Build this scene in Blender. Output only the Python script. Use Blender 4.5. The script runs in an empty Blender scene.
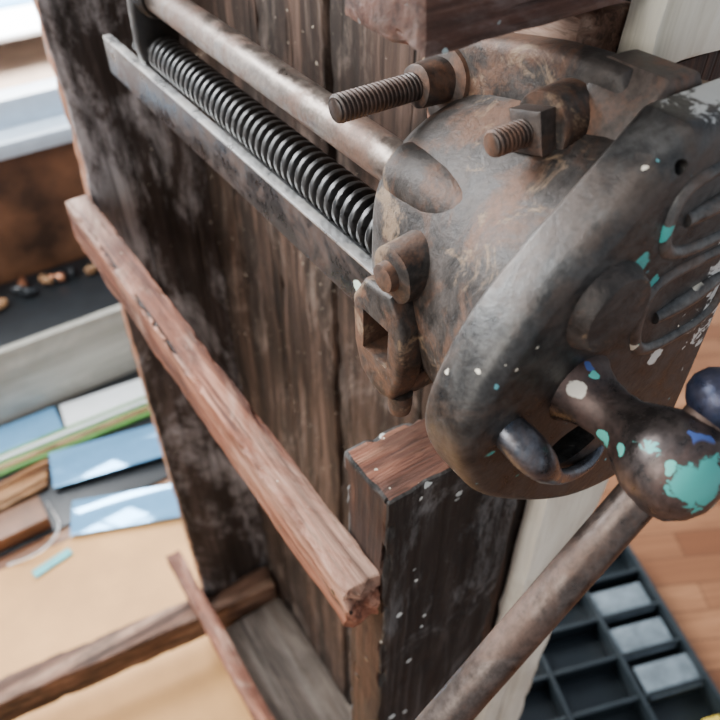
import bpy, bmesh, math, random
from mathutils import Vector, Matrix, noise
random.seed(7)
H=1.5
D=bpy.data
def link(o):
    bpy.context.scene.collection.objects.link(o); return o
def empty(n,loc=(0,0,0)):
    e=D.objects.new(n,None); e.location=loc; e.empty_display_size=.05; link(e); return e
# ---------------- materials ----------------
class NT:
    def __init__(s,name):
        s.m=D.materials.new(name); s.m.use_nodes=True
        s.t=s.m.node_tree; s.b=s.t.nodes['Principled BSDF']
        tc=s.n('ShaderNodeTexCoord'); oi=s.n('ShaderNodeObjectInfo')
        mu=s.n('ShaderNodeMath',operation='MULTIPLY'); s.l(oi.outputs['Random'],mu.inputs[0]); mu.inputs[1].default_value=7.3
        va=s.n('ShaderNodeVectorMath',operation='ADD'); s.l(tc.outputs['Object'],va.inputs[0]); s.l(mu.outputs[0],va.inputs[1])
        s.co=va.outputs[0]; s.obj=tc.outputs['Object']
    def n(s,t,**k):
        x=s.t.nodes.new(t)
        for a,b in k.items(): setattr(x,a,b)
        return x
    def l(s,a,b): s.t.links.new(a,b)
    def noise(s,scale,detail=4,rough=.6,dist=0,vec=None,map=None):
        x=s.n('ShaderNodeTexNoise'); x.inputs['Scale'].default_value=scale; x.inputs['Detail'].default_value=detail
        x.inputs['Roughness'].default_value=rough; x.inputs['Distortion'].default_value=dist
        v=vec or s.co
        if map:
            m=s.n('ShaderNodeMapping'); m.inputs['Scale'].default_value=map; s.l(v,m.inputs[0]); v=m.outputs[0]
        s.l(v,x.inputs['Vector']); return x.outputs['Fac']
    def ramp(s,f,stops):
        r=s.n('ShaderNodeValToRGB'); s.l(f,r.inputs[0]); e=r.color_ramp.elements
        while len(e)<len(stops): e.new(.5)
        for i,(p,c) in enumerate(stops):
            e[i].position=p
            if not isinstance(c,(tuple,list)): c=(c,c,c)
            e[i].color=(*c[:3],1)
        return r.outputs['Color']
    def mix(s,f,a,b,mode='MIX'):
        x=s.n('ShaderNodeMix',data_type='RGBA',blend_type=mode)
        for i,v in ((0,f),(6,a),(7,b)):
            if isinstance(v,(int,float)): x.inputs[i].default_value=v
            elif isinstance(v,(tuple,list)): x.inputs[i].default_value=(*v[:3],1)
            else: s.l(v,x.inputs[i])
        return x.outputs[2]
    def math(s,op,a,b):
        x=s.n('ShaderNodeMath',operation=op)
        for i,v in enumerate((a,b)):
            if isinstance(v,(int,float)): x.inputs[i].default_value=v
            else: s.l(v,x.inputs[i])
        return x.outputs[0]
    def specks(s,scale,thr,mask=None,seed=0,stretch=(1,1,1),warp=.6):
        mp=s.n('ShaderNodeMapping'); mp.inputs['Location'].default_value=(seed,seed*2,seed); mp.inputs['Scale'].default_value=stretch; s.l(s.co,mp.inputs[0])
        nz=s.n('ShaderNodeTexNoise'); nz.inputs['Scale'].default_value=scale*1.3; s.l(mp.outputs[0],nz.inputs['Vector'])
        vv=s.n('ShaderNodeVectorMath',operation='SCALE'); s.l(nz.outputs['Color'],vv.inputs[0]); vv.inputs['Scale'].default_value=warp/scale
        va=s.n('ShaderNodeVectorMath',operation='ADD'); s.l(mp.outputs[0],va.inputs[0]); s.l(vv.outputs[0],va.inputs[1])
        v=s.n('ShaderNodeTexVoronoi'); v.inputs['Scale'].default_value=scale; s.l(va.outputs[0],v.inputs['Vector'])
        sp=s.n('ShaderNodeSeparateColor'); s.l(v.outputs['Color'],sp.inputs[0])
        t=s.math('MULTIPLY',sp.outputs[0],thr)
        t=s.math('SUBTRACT',t,thr*.35)
        f=s.math('LESS_THAN',v.outputs['Distance'],t)
        if mask is not None: f=s.math('MULTIPLY',f,mask)
        return f
    def zone(s,c,r,ragged=.8,fs=120,lo=.0,stretch=(1,1,1)):
        mp=s.n('ShaderNodeMapping'); mp.vector_type='POINT'
        mp.inputs['Scale'].default_value=stretch
        mp.inputs['Location'].default_value=(-c[0]*stretch[0],-c[1]*stretch[1],-(c[2]+H)*stretch[2])
        s.l(s.obj,mp.inputs[0])
        le=s.n('ShaderNodeVectorMath',operation='LENGTH'); s.l(mp.outputs[0],le.inputs[0])
        d=s.math('DIVIDE',le.outputs['Value'],r)
        nz=s.noise(fs,5,.65,.6,vec=s.obj)
        d=s.math('ADD',d,s.math('MULTIPLY',s.math('SUBTRACT',nz,.5),ragged*5))
        return s.ramp(d,[(.75-lo,1),(.85-lo,0)])
    def bump(s,h,st=.4,d=.002,prev=None):
        b=s.n('ShaderNodeBump'); b.inputs['Strength'].default_value=st; b.inputs['Distance'].default_value=d
        s.l(h,b.inputs['Height'])
        if prev: s.l(prev,b.inputs['Normal'])
        return b.outputs[0]
    def fin(s,col,rough=.6,metal=0,nrm=None,**k):
        for v,nm in ((col,'Base Color'),(rough,'Roughness'),(metal,'Metallic')):
            if isinstance(v,(tuple,list)): s.b.inputs[nm].default_value=(*v[:3],1)
            elif isinstance(v,(int,float)): s.b.inputs[nm].default_value=v
            else: s.l(v,s.b.inputs[nm])
        if nrm: s.l(nrm,s.b.inputs['Normal'])
        for a,b in k.items(): s.b.inputs[a].default_value=b
        return s.m
def wood(name,dark,mid,light,axis='z',stain=None,stain_amt=.5,specks=None,sp_scale=90,sp_thr=.25,rough=.66,grain=70,patch=(.02,.015,.012),patch_amt=.6,crack=.9,stain_lo=.5,stain_sc=11,mask_lo=.48,spec=.28,fine_amt=.55):
    m=NT(name)
    lo=grain*.045; mp={'x':(lo,grain,grain),'y':(grain,lo,grain),'z':(grain,grain,lo)}[axis]
    g=m.noise(1,9,.72,.7,map=mp)
    g2=m.noise(1,3,.5,1.2,map=tuple(a*.25 for a in mp))
    gm=m.math('ADD',m.math('MULTIPLY',g,.6),m.math('MULTIPLY',g2,.4))
    c=m.ramp(gm,[(.40,dark),(.5,mid),(.60,light)])
    p=m.noise(9,7,.7,.6,map=tuple(.5 if a<grain else 1.2 for a in mp))
    c=m.mix(m.ramp(p,[(.45,0),(.58,patch_amt)]),c,patch)
    fine=m.noise(1,3,.6,.3,map=tuple(a*4 for a in mp))
    c=m.mix(m.ramp(fine,[(.35,fine_amt),(.5,0)]),c,(.016,.010,.007))
    if stain:
        q=m.noise(stain_sc,9,.78,.9,map=tuple(.45 if a<grain else 1 for a in mp))
        qf=m.ramp(q,[(stain_lo,0),(stain_lo+.10,stain_amt)])
        qf=m.mix(1.0,qf,m.ramp(g,[(.38,.2),(.58,1)]),'MULTIPLY')
        c=m.mix(qf,c,stain)
    cr=m.noise(1,3,.55,.5,map=tuple(a*(1.1 if a>=grain else .7) for a in mp))
    c=m.mix(m.ramp(cr,[(.31,crack),(.355,0)]),c,(.006,.004,.003))
    if specks:
        f=m.specks(sp_scale,sp_thr,m.ramp(m.noise(14,2,vec=m.co),[(mask_lo,0),(mask_lo+.08,1)]),3)
        c=m.mix(f,c,specks)
    nb=m.bump(gm,.9,.0035); nb=m.bump(m.ramp(cr,[(.30,0),(.37,1)]),.9,.003,nb); nb=m.bump(fine,.4,.0009,nb)
    m.b.inputs['Specular IOR Level'].default_value=spec
    return m.fin(c,m.ramp(gm,[(.3,rough+.15),(.7,rough-.10)]),0,nb)
def iron(name,base,base2,rust,rust_amt=.5,metal=.75,rough=.38,specks=(),bump=.35,blot=None,rlo=.47,blot_lo=.53,zones=(),grime=.5,spec=.5):
    m=NT(name)
    n1=m.noise(24,9,.7,.5); n2=m.noise(70,7,.72,.4); n3=m.noise(300,5,.65); nb0=m.noise(32,9,.74,.8,vec=m.obj)
    c=m.mix(m.ramp(n2,[(.38,0),(.62,1)]),base,base2)
    rf=m.ramp(n1,[(rlo,0),(rlo+.11,rust_amt)])
    c=m.mix(rf,c,rust)
    c=m.mix(m.ramp(n3,[(.3,grime),(.55,0)]),c,(.02,.016,.013))
    r=m.mix(rf,m.ramp(n2,[(.3,rough-.12),(.7,rough+.16)]),(.66,.66,.66))
    me=m.mix(rf,(metal,)*3,(metal*.3,)*3)
    if blot:
        f=m.ramp(nb0,[(blot_lo,0),(blot_lo+.07,.75)]); c=m.mix(f,c,blot); me=m.mix(f,me,(.1,)*3); r=m.mix(f,r,(.66,)*3)
    for i,s_ in enumerate(specks):
        col,sc,th,lo=s_[:4]; st=s_[4] if len(s_)>4 else (1,1,1)
        f=m.specks(sc,th,m.ramp(m.noise(17+i*5,2,vec=m.co),[(lo,0),(lo+.03,1)]),i*1.7+1,st,.9)
        c=m.mix(f,c,col); me=m.mix(f,me,(0,0,0)); r=m.mix(f,r,(.4,)*3)
    for z in zones:
        f=m.zone(z[0],z[1],*(z[3:] if len(z)>3 else ())); c=m.mix(f,c,z[2]); me=m.mix(f,me,(0,0,0)); r=m.mix(f,r,(.38,)*3)
    nb=m.bump(n2,bump,.0014); nb=m.bump(n3,bump*.9,.0005,nb)
    m.b.inputs['Specular IOR Level'].default_value=spec
    return m.fin(c,r,me,nb)
def plain(name,c,rough=.5,metal=0,var=.15,scale=30,**k):
    m=NT(name); n=m.noise(scale,5)
    col=m.mix(m.ramp(n,[(.35,0),(.65,1)]),tuple(x*(1-var) for x in c),tuple(min(1,x*(1+var)) for x in c))
    return m.fin(col,rough,metal,m.bump(n,.1,.001),**k)
TEAL=(.05,.36,.32); CREAM=(.66,.6,.48)
M={}
M['plank']=wood('plank_wood',(.010,.007,.005),(.042,.026,.019),(.14,.088,.065),'z',stain=(.30,.235,.195),stain_amt=.5,specks=CREAM,sp_thr=.22,grain=60,patch_amt=.75,stain_lo=.53,mask_lo=.44)
M['apron']=wood('apron_wood',(.013,.010,.008),(.046,.034,.030),(.12,.092,.082),'z',stain=(.48,.45,.45),stain_amt=.9,specks=CREAM,sp_thr=.2,grain=45,patch_amt=.7,stain_lo=.465,stain_sc=6)
M['bboard']=wood('weathered_board',(.05,.036,.028),(.12,.09,.07),(.2,.16,.13),'y',grain=50,patch_amt=.4)
M['edge']=wood('edge_wood',(.12,.04,.02),(.30,.13,.07),(.48,.27,.17),'z')
M['slat']=wood('slat_wood',(.06,.019,.010),(.22,.078,.043),(.46,.225,.145),'y',stain=(.52,.36,.27),stain_amt=.45,specks=CREAM,sp_thr=.15,grain=85,patch_amt=.65,patch=(.06,.022,.013))
M['post_f']=wood('post_face_wood',(.005,.0046,.0043),(.019,.017,.0155),(.075,.068,.063),'z',stain=(.24,.24,.235),stain_amt=.55,specks=(.68,.72,.68),sp_thr=.42,sp_scale=70,grain=48,stain_lo=.52,mask_lo=.47,spec=.2)
M['post_s']=wood('post_side_wood',(.014,.006,.0035),(.048,.020,.011),(.15,.068,.04),'z',specks=CREAM,sp_thr=.12,grain=60,patch_amt=.7)
M['post_t']=wood('post_end_wood',(.06,.021,.011),(.20,.07,.04),(.36,.165,.10),'x',grain=150,specks=CREAM,sp_thr=.24,sp_scale=120,patch=(.05,.022,.014),patch_amt=.8,mask_lo=.42)
M['block']=wood('block_wood',(.03,.012,.008),(.10,.044,.03),(.2,.11,.08),'x',stain=(.22,.18,.17),stain_amt=.5,specks=(.4,.5,.5),sp_thr=.36,sp_scale=110,grain=60,mask_lo=.42)
M['packing']=wood('packing_wood',(.06,.027,.016),(.19,.10,.066),(.34,.22,.16),'y',grain=80,patch_amt=.5)
M['rail']=wood('rail_wood',(.04,.018,.011),(.15,.075,.047),(.32,.19,.125),'x',grain=55)
M['white']=wood('white_painted_wood',(.62,.57,.45),(.80,.75,.62),(.86,.82,.70),'z',grain=30,patch=(.34,.26,.17),patch_amt=.35,specks=TEAL,sp_thr=.2,crack=.35,fine_amt=.1)
M['iron']=iron('cast_iron',(.026,.023,.021),(.072,.060,.053),(.13,.062,.034),.8,metal=.4,rough=.50,bump=.65,blot=(.23,.155,.095),blot_lo=.56,specks=[(CREAM,45,.22,.6)],spec=.4,
  zones=[((.154,.165,-.178),.0035,(.7,.8,.7),.05),((.212,.157,-.262),.018,CREAM,.15)])  # cream zone paints the lit look inside the jaw-plate hole onto the casting
M['plate']=iron('painted_cast_iron',(.026,.0262,.026),(.076,.073,.069),(.085,.053,.036),.5,metal=.62,rough=.35,specks=[(TEAL,55,.32,.54,(1,1,2.2)),(CREAM,85,.28,.48),((.35,.06,.04),60,.2,.58),((.10,.32,.35),120,.25,.5)],bump=.4,
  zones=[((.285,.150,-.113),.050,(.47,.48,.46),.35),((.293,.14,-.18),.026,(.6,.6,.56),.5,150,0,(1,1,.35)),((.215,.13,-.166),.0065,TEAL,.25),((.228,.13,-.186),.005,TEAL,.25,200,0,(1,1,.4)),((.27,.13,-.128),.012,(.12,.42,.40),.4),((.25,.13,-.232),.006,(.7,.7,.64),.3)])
M['platerel']=iron('cast_relief_iron',(.05,.049,.047),(.14,.134,.125),(.12,.07,.046),.6,metal=.6,rough=.36,specks=[(TEAL,60,.45,.44),(CREAM,65,.45,.44)],bump=.3)
M['rod']=iron('steel_rod',(.10,.075,.062),(.22,.18,.15),(.12,.058,.034),.75,metal=.8,rough=.34,bump=.2)
M['screw']=iron('oiled_screw',(.004,.004,.004),(.011,.0105,.010),(.014,.010,.007),.4,metal=0,rough=.33,bump=.15,spec=.4)
M['bar']=iron('flat_steel',(.075,.07,.07),(.13,.122,.12),(.10,.055,.036),.6,metal=.85,rough=.28,bump=.12,grime=.25,zones=[((.179,.268,-.2505),.006,(.6,.72,.6),.15)])
M['bright']=iron('bright_steel',(.6,.6,.59),(.78,.78,.77),(.4,.3,.2),.3,metal=.85,rough=.3,bump=.1,grime=.1)
M['rust']=iron('rusty_bolt',(.038,.030,.026),(.10,.076,.064),(.16,.072,.037),.75,metal=.45,rough=.48)
M['stud']=iron('dark_stud',(.03,.026,.024),(.08,.069,.062),(.09,.045,.028),.6,metal=.6,rough=.4)
M['head']=iron('spattered_iron',(.045,.038,.036),(.12,.095,.087),(.10,.048,.034),.5,metal=.7,rough=.27,specks=[((.1,.5,.42),85,.42,.42),(CREAM,60,.34,.52),((.05,.09,.28),50,.3,.5)],bump=.18,
  zones=[((.190,.065,-.213),.0125,(.05,.34,.30),.40,150),((.205,.060,-.240),.014,(.05,.30,.27),.4,110),((.184,.092,-.206),.0055,(.10,.48,.44),.55,170,.05,(1.6,.45,.9)),((.187,.1235,-.2125),.006,(.72,.66,.55),.2)])
M['lever']=iron('blue_sheen_lever',(.06,.066,.08),(.15,.16,.18),(.12,.07,.05),.4,metal=.85,rough=.27,bump=.15,specks=[((.1,.45,.5),70,.35,.48)])  # bluish highlight on the lever put into its steel-blue colour
M['handle']=iron('handle_steel',(.075,.058,.05),(.145,.115,.10),(.11,.055,.034),.55,metal=.8,rough=.33,bump=.18)
M['knob']=iron('blue_iron',(.02,.03,.065),(.05,.065,.115),(.08,.05,.04),.3,metal=.6,rough=.28)
# ---------------- mesh helpers ----------------
def finish(bm,name,mats,parent=None,smooth=True,angle=40):
    me=D.meshes.new(name); bm.normal_update(); bm.to_mesh(me); bm.free()
    o=D.objects.new(name,me); link(o)
    for m in (mats if isinstance(mats,list) else [mats]): me.materials.append(m)
    if smooth:
        for p in me.polygons: p.use_smooth=True
        try: me.set_sharp_from_angle(angle=math.radians(angle))
        except Exception: pass
    if parent: o.parent=parent
    return o
def box(name,x0,x1,y0,y1,z0,z1,mat,bev=.002,parent=None,jit=0.0,cut=.03,rot=None,pivot=None,facemat=None,mats=None,chip=0,endrag=0):
    bm=bmesh.new(); bmesh.ops.create_cube(bm,size=1)
    for v in bm.verts:
        v.co=Vector(((x0+x1)/2+v.co.x*(x1-x0),(y0+y1)/2+v.co.y*(y1-y0),(z0+z1)/2+v.co.z*(z1-z0)+H))
    if facemat:
        bm.normal_update()
        for f in bm.faces: f.material_index=facemat(f.normal)
    if bev>0: bmesh.ops.bevel(bm,geom=list(bm.edges),offset=bev,segments=2,affect='EDGES',profile=.6)
    if jit>0:
        for ax,(a,b,o) in enumerate(((x0,x1,0),(y0,y1,0),(z0,z1,H))):
            L=b-a; k=int(L/cut)
            k=min(k,150)
            for i in range(1,k+1):
                co=[0,0,0]; no=[0,0,0]; co[ax]=a+o+L*i/(k+1); no[ax]=1
                bmesh.ops.bisect_plane(bm,geom=list(bm.verts)+list(bm.edges)+list(bm.faces),plane_co=co,plane_no=no)
        off=Vector((random.random()*9,random.random()*9,random.random()*9))
        lo=Vector((x0,y0,z0+H)); hi=Vector((x1,y1,z1+H)); ce=(lo+hi)/2
        for v in bm.verts:
            n=noise.noise_vector(v.co*18+off)*jit+noise.noise_vector(v.co*70+off)*jit*.5
            if chip:
                near=sum(1 for k in range(3) if min(abs(v.co[k]-lo[k]),abs(v.co[k]-hi[k]))<bev*1.01)
                if near>=2:
                    q=noise.noise(v.co*60+off*2)+.4*noise.noise(v.co*190+off)
                    if q>.15:
                        d=Vector([ (1 if ce[k]>v.co[k] else -1) if min(abs(v.co[k]-lo[k]),abs(v.co[k]-hi[k]))<bev*1.01 else 0 for k in range(3)])
                        if d.length>0: n+=d.normalized()*chip*min(1,(q-.15)*4)
            if endrag and v.co.y-y0<.009:
                n.y+=endrag*(.5+noise.noise(Vector((v.co.x*160,3,v.co.z*110))+off))*(1-(v.co.y-y0)/.009)
            v.co+=n
    if rot is not None:
        p=Vector(pivot)+Vector((0,0,H)) if pivot else Vector(((x0+x1)/2,(y0+y1)/2,(z0+z1)/2+H))
        R=Matrix.Translation(p)@rot@Matrix.Translation(-p)
        bmesh.ops.transform(bm,matrix=R,verts=bm.verts)
    return finish(bm,name,mats or mat,parent)
def basis(ax):
    ax=Vector(ax).normalized(); t=Vector((0,0,1)) if abs(ax.z)<.9 else Vector((1,0,0))
    u=ax.cross(t).normalized(); return ax,u,ax.cross(u)
def lathe(name,org,ax,prof,mat,parent=None,seg=40,phase=0,smooth=True,wob=0):
    ax,u,w=basis(ax); o=Vector(org)+Vector((0,0,H)); bm=bmesh.new(); rings=[]
    for s,r in prof:
        if r<=1e-6: rings.append([bm.verts.new(o+ax*s)]); continue
        ring=[]
        for i in range(seg):
            a=2*math.pi*i/seg+phase; p=o+ax*s+(u*math.cos(a)+w*math.sin(a))*r
            if wob: p+=noise.noise_vector(p*60)*wob
            ring.append(bm.verts.new(p))
        rings.append(ring)
    for a,b in zip(rings,rings[1:]):
        n=max(len(a),len(b))
        for i in range(n):
            j=(i+1)%n
            if len(a)==1 and len(b)==1: continue
            if len(a)==1: bm.faces.new((a[0],b[j],b[i]))
            elif len(b)==1: bm.faces.new((a[i],a[j],b[0]))
            else: bm.faces.new((a[i],a[j],b[j],b[i]))
    for r,f in ((rings[0],True),(rings[-1],False)):
        if len(r)>1: bm.faces.new(list(reversed(r)) if f else r)
    bmesh.ops.recalc_face_normals(bm,faces=bm.faces)
    return finish(bm,name,mat,parent,angle=35)
def thread(name,org,ax,L,rmin,rmaj,pitch,mat,parent=None,seg=40,ns=10):
    ax,u,w=basis(ax); o=Vector(org)+Vector((0,0,H)); bm=bmesh.new(); N=int(L/pitch*ns); rings=[]
    for k in range(N+1):
        s=L*k/N; ring=[]
        for i in range(seg):
            a=2*math.pi*i/seg; ph=(s/pitch-i/seg)%1
            t=abs(ph-.5)*2
            h=min(1,max(0,(t-.28)/.3)); h=h*h*(3-2*h)
            r=rmin+(rmaj-rmin)*h
            e=min(1,min(s,L-s)/pitch*1.2+.3); r=rmin*.95+(r-rmin*.95)*e
            ring.append(bm.verts.new(o+ax*s+(u*math.cos(a)+w*math.sin(a))*r))
        rings.append(ring)
    for a,b in zip(rings,rings[1:]):
        for i in range(seg):
            j=(i+1)%seg; bm.faces.new((a[i],a[j],b[j],b[i]))
    bm.faces.new(list(reversed(rings[0]))); bm.faces.new(rings[-1])
    bmesh.ops.recalc_face_normals(bm,faces=bm.faces)
    return finish(bm,name,mat,parent,angle=70)
def chaikin(p,n,closed=True):
    for _ in range(n):
        q=[]; m=len(p)
        for i in range(m if closed else m-1):
            a=Vector(p[i]); b=Vector(p[(i+1)%m]); q+=[tuple(a*.75+b*.25),tuple(a*.25+b*.75)]
        p=q
    return p
def prism(name,pts,axis,a,b,mat,bev=.003,seg=3,parent=None,wob=0,make=True):
    bm=bmesh.new()
    def P(p,q,c): return (p,c,q+H) if axis=='y' else (c,p,q+H) if axis=='x' else (p,q,c+H)
    A=[bm.verts.new(P(p,q,a)) for p,q in pts]; B=[bm.verts.new(P(p,q,b)) for p,q in pts]
    bm.faces.new(A); bm.faces.new(list(reversed(B)))
    n=len(pts)
    for i in range(n):
        j=(i+1)%n; bm.faces.new((A[j],A[i],B[i],B[j]))
    bmesh.ops.recalc_face_normals(bm,faces=bm.faces)
    if bev>0:
        caps=[e for e in bm.edges if (e.verts[0] in A and e.verts[1] in A) or (e.verts[0] in B and e.verts[1] in B)]
        bmesh.ops.bevel(bm,geom=caps,offset=bev,segments=seg,affect='EDGES',profile=.5,clamp_overlap=True)
    if wob:
        for v in bm.verts: v.co+=noise.noise_vector(v.co*50)*wob
    return finish(bm,name,mat,parent,angle=35)
def tube(name,pts,r,mat,parent=None,flat=None,closed=False,radii=None):
    cu=D.curves.new(name,'CURVE'); cu.dimensions='3D'; cu.bevel_depth=r; cu.bevel_resolution=5; cu.use_fill_caps=True
    sp=cu.splines.new('NURBS'); sp.points.add(len(pts)-1); sp.order_u=3; sp.use_endpoint_u=not closed; sp.use_cyclic_u=closed; sp.resolution_u=8
    for i,p in enumerate(pts):
        sp.points[i].co=(p[0],p[1],p[2]+H,1); sp.points[i].radius=radii[i] if radii else 1
    o=D.objects.new(name,cu); link(o); cu.materials.append(mat)
    dg=bpy.context.evaluated_depsgraph_get(); me=D.meshes.new_from_object(o.evaluated_get(dg))
    D.objects.remove(o); o=D.objects.new(name,me); link(o)
    for p in me.polygons: p.use_smooth=True
    if parent: o.parent=parent
    return o
def cut(o,cutters):
    for c in cutters:
        md=o.modifiers.new('b','BOOLEAN'); md.object=c; md.operation='DIFFERENCE'; md.solver='EXACT'
    dg=bpy.context.evaluated_depsgraph_get(); me=D.meshes.new_from_object(o.evaluated_get(dg))
    if len(me.polygons)>=len(o.data.polygons)*.5:
        o.modifiers.clear(); o.data=me
    else: o.modifiers.clear()
    for c in cutters: D.objects.remove(c)
    me=o.data
    for p in me.polygons: p.use_smooth=True
    me.set_sharp_from_angle(angle=math.radians(35))
RZ=lambda d: Matrix.Rotation(math.radians(d),4,'Z')
RX=lambda d: Matrix.Rotation(math.radians(d),4,'X')
RY=lambda d: Matrix.Rotation(math.radians(d),4,'Y')
# ---------------- workbench ----------------
wb=empty('wooden_workbench')
XP=.295
ys=[.215,.345,.487,.60,.70,.786]
for i in range(5):
    dx=[0,.003,0,.002,.004][i]
    box('plank_%d'%i,XP+dx,.360,ys[i]+.0022,ys[i+1]-.0022,-1.495,.45,M['plank'],.003,wb,jit=.0016,cut=.015,chip=.0025)
box('plank_backing',.362,.374,.215,.786,-1.49,.44,M['post_s'],.001,wb)
box('bench_front_board_painted',.301,.376,.195,.2145,-1.495,-.30,M['white'],.003,wb,jit=.0015,cut=.02,chip=.002)
box('bench_front_board_painted_upper',.283,.376,.195,.2145,-.132,.45,M['white'],.003,wb,jit=.0015,cut=.02,chip=.002)
box('bench_front_board_dark',.301,.374,.1975,.2145,-.30,-.132,M['post_s'],.002,wb)
def am(n): return 1 if n.x<-.5 else 0
box('end_apron',.160,.376,.787,.812,-1.49,.45,None,.003,wb,jit=.0018,cut=.015,facemat=am,mats=[M['apron'],M['edge']],chip=.003)
def pm(n): return 2 if abs(n.z)>.5 else (1 if abs(n.x)>.5 else 0)
box('leg_post',.158,.278,.205,.253,-1.49,-.362,None,.0025,wb,jit=.0022,cut=.006,facemat=pm,mats=[M['post_f'],M['post_s'],M['post_t']],chip=.005)
box('leg_post_upper',.163,.279,.203,.253,-.101,.45,None,.0025,wb,jit=.0016,cut=.007,facemat=pm,mats=[M['block'],M['block'],M['post_t']],chip=.003)
box('dark_gap_strip',.279,.300,.216,.25,-1.49,-.34,M['post_s'],.002,wb,jit=.001)  # dark strip standing in for the shaded gap between post and front board
box('cross_slat',.129,.157,.205,.79,-.493,-.442,M['slat'],.0025,wb,jit=.0016,cut=.0048,chip=.0026,endrag=.007)
box('packing_block',.257,.294,.216,.315,-.335,-.109,M['packing'],.003,wb,jit=.002,cut=.008,chip=.003)
box('lower_rail',-.9,.292,.735,.785,-1.43,-1.352,M['rail'],.004,wb,jit=.002,cut=.015,rot=RZ(-7.5),pivot=(.292,.76,-1.38),chip=.003)
box('lower_slat',.128,.158,.3,.90,-1.350,-1.322,M['slat'],.003,wb,jit=.002,cut=.008,chip=.002)
box('bottom_board',.160,.294,.255,.735,-1.43,-1.40,M['bboard'],.003,wb,jit=.0015,cut=.04)
for (x,y,z) in ((.129,.225,-.463),(.129,.765,-.46),(.129,.30,-.478)):
    lathe('nail_head',(x+.001,y,z),(-1,0,0),[(0,.0028),(.0012,.0026),(.0016,0)],M['screw'],wb,12)
for (x,y,z) in ((.158,.232,-.48),(.158,.225,-.60),(.158,.24,-.66)):
    lathe('nail_hole',(x+.001,y,z),(-1,0,0),[(0,.0030),(.0016,.0026),(.0018,0)],M['screw'],wb,12)
# ---------------- vise ----------------
v=empty('woodworking_vise')
ZC=-.2235; XA=.199
lathe('guide_rod',(XA,.15,-.180),(0,1,0),[(0,.0112),(.43,.0112),(.432,.010),(.433,0)],M['rod'],v,40)
thread('lead_screw',(XA,.15,ZC),(0,1,0),.425,.0092,.0142,.0082,M['screw'],v,48,12)
lathe('lead_screw_tip',(XA,.57,ZC),(0,1,0),[(0,.009),(.02,.009),(.022,.007),(.0225,0)],M['screw'],v)
box('flat_bar',.179,.185,.15,.66,-.2635,-.2325,M['bar'],.0008,v,jit=.0003,cut=.04)
box('flat_bar_top_edge',.1784,.1856,.246,.657,-.2330,-.2312,M['bright'],.0005,v)  # thin strip of paler steel along the bar's top edge
box('flat_bar_guide',.186,.206,.245,.47,-.2425,-.2385,M['bright'],.001,v)
yp=chaikin([(.183,-.155),(.215,-.155),(.217,-.25),(.181,-.25)],2)
prism('rear_yoke',yp,'y',.574,.588,M['screw'],.003,2,v)
lathe('rear_collar',(XA,.56,-.180),(0,1,0),[(0,.0135),(.003,.0155),(.035,.0155),(.038,.013),(.04,0)],M['screw'],v)
lathe('rear_nut',(XA,.588,ZC),(0,1,0),[(0,.015),(.012,.015),(.013,.013),(.0135,0)],M['screw'],v,6)
secs=[(.2675,.098,.062,3.0),(.2655,.106,.070,3.0),(.258,.1105,.074,3.0),(.245,.113,.079,2.8),(.225,.117,.084,2.5),(.205,.121,.088,2.4),(.185,.126,.093,2.3),(.170,.131,.096,2.3),(.1565,.134,.097,2.3)]
bm=bmesh.new(); rings=[]
NS=64
for y,a,b,ex in secs:
    r=[]
    for i in range(NS+1):
        th=-math.pi/2+math.pi*i/NS; p=2/ex
        cx=abs(math.cos(th))**p; sz=math.copysign(abs(math.sin(th))**p,math.sin(th))
        co=Vector((.292-a*cx,y,ZC+b*sz+H))
        n_=noise.noise_vector(co*24)*.003
        if y<.16: n_.y=0
        co+=n_
        r.append(bm.verts.new(co))
    rings.append(r)
for a,b in zip(rings,rings[1:]):
    for i in range(NS): bm.faces.new((a[i],a[i+1],b[i+1],b[i]))
bm.faces.new(rings[0]); bm.faces.new(list(reversed(rings[-1])))
bmesh.ops.recalc_face_normals(bm,faces=bm.faces)
finish(bm,'housing_body',M['iron'],v,angle=50)
lathe('guide_rod_socket',(XA+.001,.175,-.180),(0,1,0),[(0,.012),(.03,.0165),(.070,.0160),(.0795,.0155),(.083,.0143),(.084,.0118)],M['iron'],v,40,wob=.0012)
fl=[(.160,-.114),(.205,-.114),(.290,-.132),(.304,-.15),(.298,-.172),(.27,-.195),(.27,-.252),(.298,-.275),(.304,-.297),(.290,-.315),(.205,-.333),(.160,-.333)]
prism('mounting_flange',chaikin(fl,2),'x',.2385,.2565,M['iron'],.005,3,v,wob=.001)
prism('fixed_jaw',chaikin([(.222,-.1135),(.285,-.1135),(.285,-.3335),(.222,-.3335)],2),'y',.1575,.193,M['rust'],.004,3,v,wob=.0015)
def outline(xr):
    h=[(xr,.1085),(xr-.004,.1085),(.236,.1085),(.2275,.1085),(.2265,.1075),(.198,.0845),(.1745,.067),(.1515,.044),(.139,.019),(.1355,.005)]
    lw=[(xr,.1085),(xr-.004,.1085),(.262,.1075),(.238,.1035),(.216,.0950),(.195,.0815),(.1740,.0650),(.1515,.044),(.139,.019),(.1355,.005)]
    return [(x,ZC+z) for x,z in h]+[(x,ZC-z) for x,z in reversed(lw)]
ol=chaikin(outline(.294),3); CX,CZ=.232,ZC
bm=bmesh.new(); rings=[]
def pr(sc,y): rings.append([bm.verts.new((CX+(x-CX)*sc,y,CZ+(z-CZ)*sc+H)) for x,z in ol])
for k in range(7):
    a=math.pi/2*k/6; pr(1-.088*(1-math.sin(a)),.1385-.0085*math.cos(a))
for k in range(4):
    a=math.pi/2*k/3; pr(1-.03*(1-math.cos(a)),.153+.003*math.sin(a))
for a,b in zip(rings,rings[1:]):
    n=len(a)
    for i in range(n):
        j=(i+1)%n; bm.faces.new((a[i],a[j],b[j],b[i]))
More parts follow.
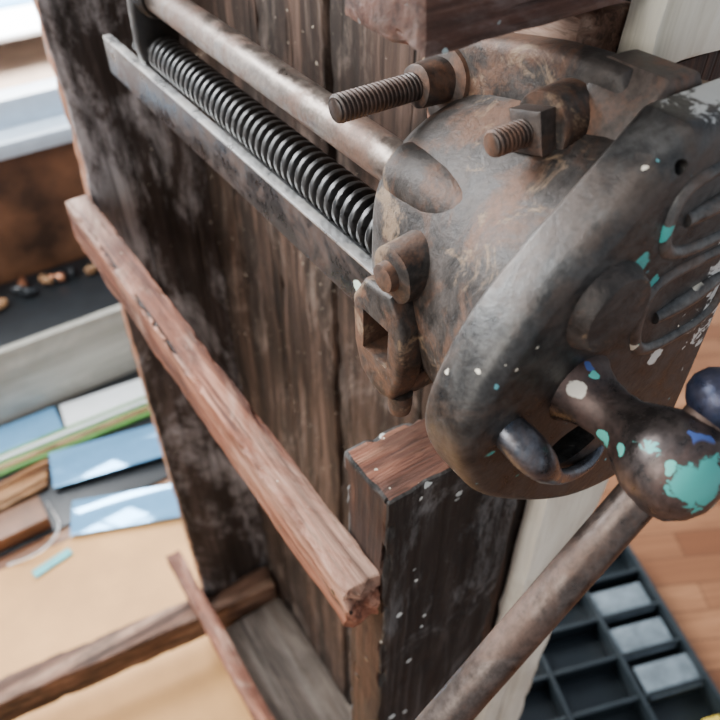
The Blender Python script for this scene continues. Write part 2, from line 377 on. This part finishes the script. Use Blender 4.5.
bm.faces.new(list(reversed(rings[0]))); bm.faces.new(rings[-1])
bmesh.ops.recalc_face_normals(bm,faces=bm.faces)
pl=finish(bm,'moving_jaw_plate',M['plate'],v,angle=35)
c1=lathe('c',(.207,.10,-.264),(0,1,0),[(0,.015),(.1,.015)],M['plate'],None,32)
c1.data.transform(Matrix.Translation((.207,0,-.264+H))@Matrix.Diagonal((1.35,1,.8,1))@Matrix.Translation((-.207,0,.264-H)))
c2=lathe('c',(.2215,.10,-.1275),(0,1,0),[(0,.0028),(.1,.0028)],M['plate'],None,20)
cut(pl,[c1,c2])
def ring(name,pts,y,r,mat):
    return tube(name,[(p[0],y,p[1]) for p in pts],r,mat,v,closed=True)
ring('cast_panel_rim',[(.226,-.140),(.235,-.136),(.255,-.134),(.278,-.134),(.285,-.138),(.286,-.150),(.285,-.166),(.278,-.171),(.25,-.172),(.230,-.168),(.224,-.155)],.1312,.0034,M['platerel'])
ring('cast_panel_rim_lower',[(.228,-.181),(.255,-.180),(.280,-.181),(.285,-.188),(.286,-.20),(.284,-.222),(.25,-.224),(.232,-.220),(.225,-.20)],.1312,.0034,M['platerel'])
for pts in ([(.236,.1310,-.154),(.258,.1302,-.151),(.278,.1310,-.150)],[(.238,.1310,-.203),(.26,.1302,-.201),(.278,.1310,-.198)]):
    tube('cast_rib',pts,.0050,M['platerel'],v,radii=[.7,1.2,.7])
lathe('rod_end_boss',(XA+.001,.133,-.179),(0,-1,0),[(0,.0205),(.004,.0195),(.006,.0182),(.009,.0175),(.0105,.0165),(.0112,0)],M['iron'],v,44,wob=.0008)
lathe('screw_head',(XA,.134,ZC),(0,-1,0),[(0,.0175),(.004,.0172),(.007,.0150),(.014,.0122),(.022,.0112),(.029,.0122),(.036,.0155),(.043,.0192),(.050,.0212),(.057,.0212),(.064,.0190),(.069,.0140),(.072,.0070),(.0725,0)],M['head'],v,56,wob=.0007)
hd=Vector((-.69,0,-.724)).normalized(); hc=Vector((XA,.083,ZC))
lathe('handle_bar',tuple(hc-hd*.03),tuple(hd),[(0,.0088),(.30,.0088),(.302,.008),(.303,0)],M['handle'],v,36)
lathe('handle_knob',tuple(hc-hd*.042),tuple(hd),[(0,0),(.0015,.007),(.005,.0115),(.010,.0138),(.015,.0135),(.019,.011),(.021,.0088)],M['knob'],v,36)
lathe('handle_knob_lower',tuple(hc+hd*.27),tuple(hd),[(0,.0088),(.002,.0115),(.007,.0138),(.012,.0135),(.017,.009),(.019,0)],M['knob'],v,36)
tube('release_lever',[(.160,.140,-.226),(.162,.124,-.229),(.167,.117,-.238),(.178,.119,-.254),(.192,.123,-.272),(.210,.126,-.284),(.228,.129,-.288),(.238,.135,-.282)],.0042,M['lever'],v,radii=[1.7,2.1,1.9,1.2,.85,.8,.75,.8])
# bolts
thread('long_stud',(.172,.277,-.150),(1,0,0),.075,.0056,.0068,.0024,M['stud'],v,28,10)
lathe('long_stud_boss',(.218,.277,-.150),(1,0,0),[(0,.0085),(.001,.0105),(.012,.0112),(.016,.0115),(.018,.0165),(.028,.0195),(.0285,0)],M['rust'],v,36,wob=.0014)
thread('short_stud',(.194,.196,-.139),(1,0,0),.045,.0046,.0057,.0022,M['rust'],v,28,10)
lathe('short_stud_nut',(.2115,.196,-.139),(1,0,0),[(0,.0095),(.001,.0125),(.010,.0125),(.0105,.012)],M['rust'],v,4,phase=.5)
lathe('short_stud_washer',(.2205,.196,-.139),(1,0,0),[(0,.0145),(.0008,.0150),(.003,.0150),(.03,.0165)],M['iron'],v,30,wob=.001)
# clevis bracket round the flat bar
cl=prism('clevis_frame',chaikin([(.203,-.212),(.246,-.217),(.244,-.274),(.224,-.284),(.205,-.276)],1),'x',.160,.176,M['iron'],.003,3,v,wob=.001)
c3=prism('c',[(.214,-.234),(.235,-.234),(.235,-.259),(.214,-.259)],'x',.150,.190,M['iron'],0,1)
cut(cl,[c3])
box('clevis_arm_top',.172,.205,.208,.240,-.229,-.214,M['iron'],.004,v)
box('clevis_arm_bottom',.172,.205,.208,.240,-.280,-.266,M['iron'],.004,v)
lathe('clevis_lug',(.162,.217,-.203),(1,0,0),[(0,.0105),(.0015,.0138),(.01,.0145),(.04,.018)],M['iron'],v,32,wob=.001)
lathe('clevis_bolt',(.157,.217,-.203),(1,0,0),[(0,.004),(.0008,.0068),(.005,.0074),(.012,.0076)],M['rust'],v,20,wob=.0006)
lathe('clevis_pin',(.168,.212,-.292),(0,0,1),[(0,.003),(.001,.006),(.006,.0066),(.014,.0066)],M['iron'],v,20)
# ---------------- room ----------------
fm=NT('parquet_floor')
mp=fm.n('ShaderNodeMapping'); mp.inputs['Rotation'].default_value=(0,0,math.radians(28)); fm.l(fm.obj,mp.inputs[0])
br=fm.n('ShaderNodeTexBrick'); fm.l(mp.outputs[0],br.inputs['Vector'])
br.inputs['Scale'].default_value=1; br.inputs['Brick Width'].default_value=.42; br.inputs['Row Height'].default_value=.065; br.inputs['Mortar Size'].default_value=.0012
br.inputs['Color1'].default_value=(.13,.047,.019,1); br.inputs['Color2'].default_value=(.30,.14,.065,1); br.inputs['Mortar'].default_value=(.04,.018,.01,1); br.offset=.37
g=fm.noise(1,6,.6,.6,vec=mp.outputs[0],map=(4,60,4))
fc=fm.mix(fm.ramp(g,[(.35,.6),(.6,0)]),br.outputs['Color'],(.11,.042,.018))
fm.fin(fc,.34,0,fm.bump(br.outputs['Fac'],-.2,.001))
box('floor',-3,3.5,-2,2.1,-1.56,-1.5,fm.m,0)
M['wall']=plain('brown_wall_panel',(.13,.058,.028),.5,var=.7,scale=5)
M['plaster']=plain('plaster',(.55,.52,.48),.8)
M['blueframe']=plain('pale_blue_paint',(.50,.60,.70),.35,var=.05)
M['black']=plain('black_plastic',(.012,.014,.016),.35)
M['grey']=plain('slate_grey_plastic',(.014,.020,.024),.4)
M['pale']=wood('pale_board',(.36,.34,.28),(.48,.46,.40),(.56,.54,.47),'x',grain=20,patch=(.27,.25,.2),patch_amt=.4,crack=.2,fine_amt=.15)
M['ochre']=plain('ochre_cardboard',(.56,.29,.10),.65,var=.15,scale=5)
M['green']=plain('green_paint',(.10,.26,.05),.5)
M['orange']=wood('pine_batten',(.2,.08,.03),(.42,.21,.09),(.58,.36,.2),'x')
M['whitep']=plain('white_card',(.78,.8,.8),.45,var=.04)
M['tile']=plain('grey_card',(.12,.15,.17),.4,var=.3)
M['skyglass']=plain('sky_tinted_glass',(.20,.46,.74),.06,metal=.4,var=.05)  # sky reflection on the sheets put into the blue base colour
M['copper']=plain('copper_fitting',(.5,.22,.12),.3,metal=.8)
M['yellow']=plain('yellow_plastic',(.55,.4,.05),.4)
M['turq']=plain('turquoise_plastic',(.05,.4,.42),.4)
M['grass']=plain('pavement',(.26,.19,.145),.9,var=.35,scale=3)
M['building']=plain('white_render',(.85,.88,.9),.8,var=.05)
wl=empty('wall_back')
box('wall_lower',-3,3.5,1.95,2.08,-1.5,-.90,M['wall'],0,wl)
box('wall_upper',-3,3.5,1.95,2.08,1.0,1.3,M['plaster'],0,wl)
wn=empty('window_1')
box('sill',-3,3.5,1.88,2.1,-.90,-.86,M['blueframe'],.005,wn)
box('bottom_rail',-3,3.5,1.96,2.03,-.86,-.79,M['blueframe'],.005,wn)
box('top_rail',-3,3.5,1.96,2.03,.93,1.0,M['blueframe'],.005,wn)
for x in (-2.9,-1.5,-.2,1.1,2.4,3.45): box('mullion',x-.03,x+.03,1.965,2.025,-.79,.93,M['blueframe'],.004,wn)
box('pavement',-6,8,2.15,9,-1.75,-1.7,M['grass'],0)
pt=empty('bright_slab')  # made-up white slab, added as a bright patch beyond the window
box('slab_top',-.6,3.0,4.55,6.2,-1.53,-1.50,M['building'],.01,pt)
for x in (-.5,2.9):
    for y in (4.65,6.1): box('leg',x-.04,x+.04,y-.04,y+.04,-1.7,-1.53,M['building'],.005,pt)
box('blue_tray',.2,1.0,5.0,5.5,-1.50,-1.47,M['skyglass'],.01)
bd=empty('street_building')
box('facade',-6,8,7.0,7.4,-1.7,2.4,M['building'],.01,bd)
for i in range(6): box('facade_window',-5+i*2.1,-4+i*2.1,6.96,7.02,-.9,.4,M['blueframe'],.01,bd)
# low cabinet under the window
cb=empty('low_cabinet')
box('front_panel',-1.6,.9,1.64,1.66,-1.498,-1.268,M['pale'],.003,cb,jit=.001,cut=.1)
box('top_tray',-1.6,.9,1.66,1.94,-1.30,-1.275,M['black'],.003,cb)
box('carcass',-1.58,.88,1.66,1.94,-1.498,-1.30,M['wall'],.003,cb)
bn=empty('loose_fittings')
for i in range(11):
    x=.02+i*.028; y=1.86+.025*math.sin(i*2.3)
    lathe('fitting_%d'%i,(x,y,-1.260),(math.cos(i*1.9),math.sin(i*1.9),.1),[(0,0),(.001,.010),(.015,.014),(.03,.010),(.033,.006),(.045,.006),(.046,0)],[M['copper'],M['black'],M['orange'],M['black']][i%4],bn,12)
# cardboard on the floor and the clutter
box('cardboard_sheet',-1.2,.20,.1,1.20,-1.499,-1.492,M['ochre'],.002,None,rot=RZ(-2))
box('rubber_mat',-.9,.42,1.225,1.635,-1.499,-1.492,M['black'],.002)
def flat(n,x0,x1,y0,y1,z,m,r,t=.004,rx=0): return box(n,x0,x1,y0,y1,z,z+t,m,.001,None,rot=RZ(r)@RX(rx))
flat('glass_sheet',-.32,.075,1.535,1.625,-1.490,M['skyglass'],-2)
flat('white_card_sheet',.085,.36,1.51,1.60,-1.490,M['whitep'],-6)
flat('glass_sheet',.0,.29,1.30,1.41,-1.470,M['skyglass'],-12,rx=3)
flat('glass_sheet',-.01,.25,1.13,1.225,-1.480,M['skyglass'],-22,rx=3)
gb=empty('green_batten_bundle')
for i in range(5):
    box('batten',-.45,.36,1.450+i*.015,1.461+i*.015,-1.490,-1.478+.003*(i%2),M[['green','orange','green','whitep','green'][i]],.002,gb,rot=RZ(-2),pivot=(0,1.46,-1.48))
pb=empty('pine_offcut_pile')
for i in range(4):
    box('offcut',-.40,-.02+.01*i,1.335+i*.02,1.351+i*.02,-1.490,-1.474+.004*(i%2),M['orange'],.002,pb,rot=RZ(6),pivot=(-.2,1.38,-1.48))
box('brown_wooden_box',-.30,-.045,1.235,1.31,-1.49,-1.45,M['wall'],.004)
wc=empty('wire_offcut')
tube('bent_wire',[(-.16,1.19,-1.489),(-.10,1.17,-1.480),(-.05,1.185,-1.47),(-.028,1.21,-1.465),(-.030,1.25,-1.465),(-.035,1.30,-1.475)],.002,M['bright'],wc)
flat('turquoise_scraper',-.12,-.03,1.13,1.15,-1.490,M['turq'],10)
# organiser tray on the right
ot=empty('parts_organizer')
X1=1.018;Y1=.454
def ob(n,x0,x1,y0,y1,z0,z1,m,b=.002):
    return box(n,X1+x0,X1+x1,Y1+y0,Y1+y1,z0,z1,m,b,ot,rot=RZ(-19),pivot=(X1,Y1,-1.5))
ob('base',-.45,0,-.50,0,-1.498,-1.488,M['grey'])
for x in (-.45,-.30,-.15,-.008): ob('divider',x,x+.008,-.5,0,-1.488,-1.43,M['grey'])
for k in range(7): ob('cross_divider',-.45,0,-.5+k*.082,-.492+k*.082,-1.488,-1.43 if k in(0,6) else -1.44,M['grey'])
for i,(a,b,m) in enumerate(((-.135,-.185,'tile'),(-.135,-.268,'tile'),(-.125,-.35,'tile'))):
    ob('card_insert',a,a+.118,b+.01,b+.075,-1.455,-1.450,M[m],.001)
ob('yellow_case',-.06,-.02,-.43,-.40,-1.487,-1.435,M['yellow'],.006)
# ---------------- camera ----------------
th=math.radians(33.9); ph=math.radians(43.4)
F=Vector((math.sin(th)*math.cos(ph),math.cos(th)*math.cos(ph),-math.sin(ph)))
R=Vector((math.cos(th),-math.sin(th),0)); U=R.cross(F)
cam=D.cameras.new('camera'); co=D.objects.new('camera',cam); link(co)
mt=Matrix((R,U,-F)).transposed().to_4x4(); mt.translation=(0,0,H); co.matrix_world=mt
cam.sensor_width=36; cam.lens=37.0; cam.clip_start=.01
cam.dof.use_dof=True; cam.dof.focus_distance=.36; cam.dof.aperture_fstop=10
bpy.context.scene.camera=co
# ---------------- light ----------------
w=D.worlds.new('World'); bpy.context.scene.world=w; w.use_nodes=True; nt=w.node_tree
bg=nt.nodes['Background']; tc=nt.nodes.new('ShaderNodeTexCoord'); sx=nt.nodes.new('ShaderNodeSeparateXYZ'); rp=nt.nodes.new('ShaderNodeValToRGB')
nt.links.new(tc.outputs['Generated'],sx.inputs[0]); nt.links.new(sx.outputs['Z'],rp.inputs[0]); nt.links.new(rp.outputs[0],bg.inputs[0])
rp.color_ramp.elements[0].position=0; rp.color_ramp.elements[0].color=(.9,.93,1,1)
rp.color_ramp.elements[1].position=.8; rp.color_ramp.elements[1].color=(.42,.50,.62,1)
bg.inputs[1].default_value=.9
def area(n,loc,tgt,sx_,sy_,e,c):
    l=D.lights.new(n,'AREA'); l.shape='RECTANGLE'; l.size=sx_; l.size_y=sy_; l.energy=e; l.color=c
    o=D.objects.new(n,l); link(o); o.location=loc; o.rotation_euler=(Vector(tgt)-Vector(loc)).to_track_quat('-Z','Y').to_euler()
area('window_daylight',(-.5,1.85,2.35),(.1,.4,1.2),1.8,.9,185,(.94,.97,1))
area('side_daylight',(-1.9,.2,2.2),(.1,.3,1.1),1.2,1.2,50,(1,.95,.88))
area('outdoor_fill',(.8,5,2.5),(.8,5,-1),3,3,1700,(1,1,1))  # unseen area light added to brighten the outdoor pieces
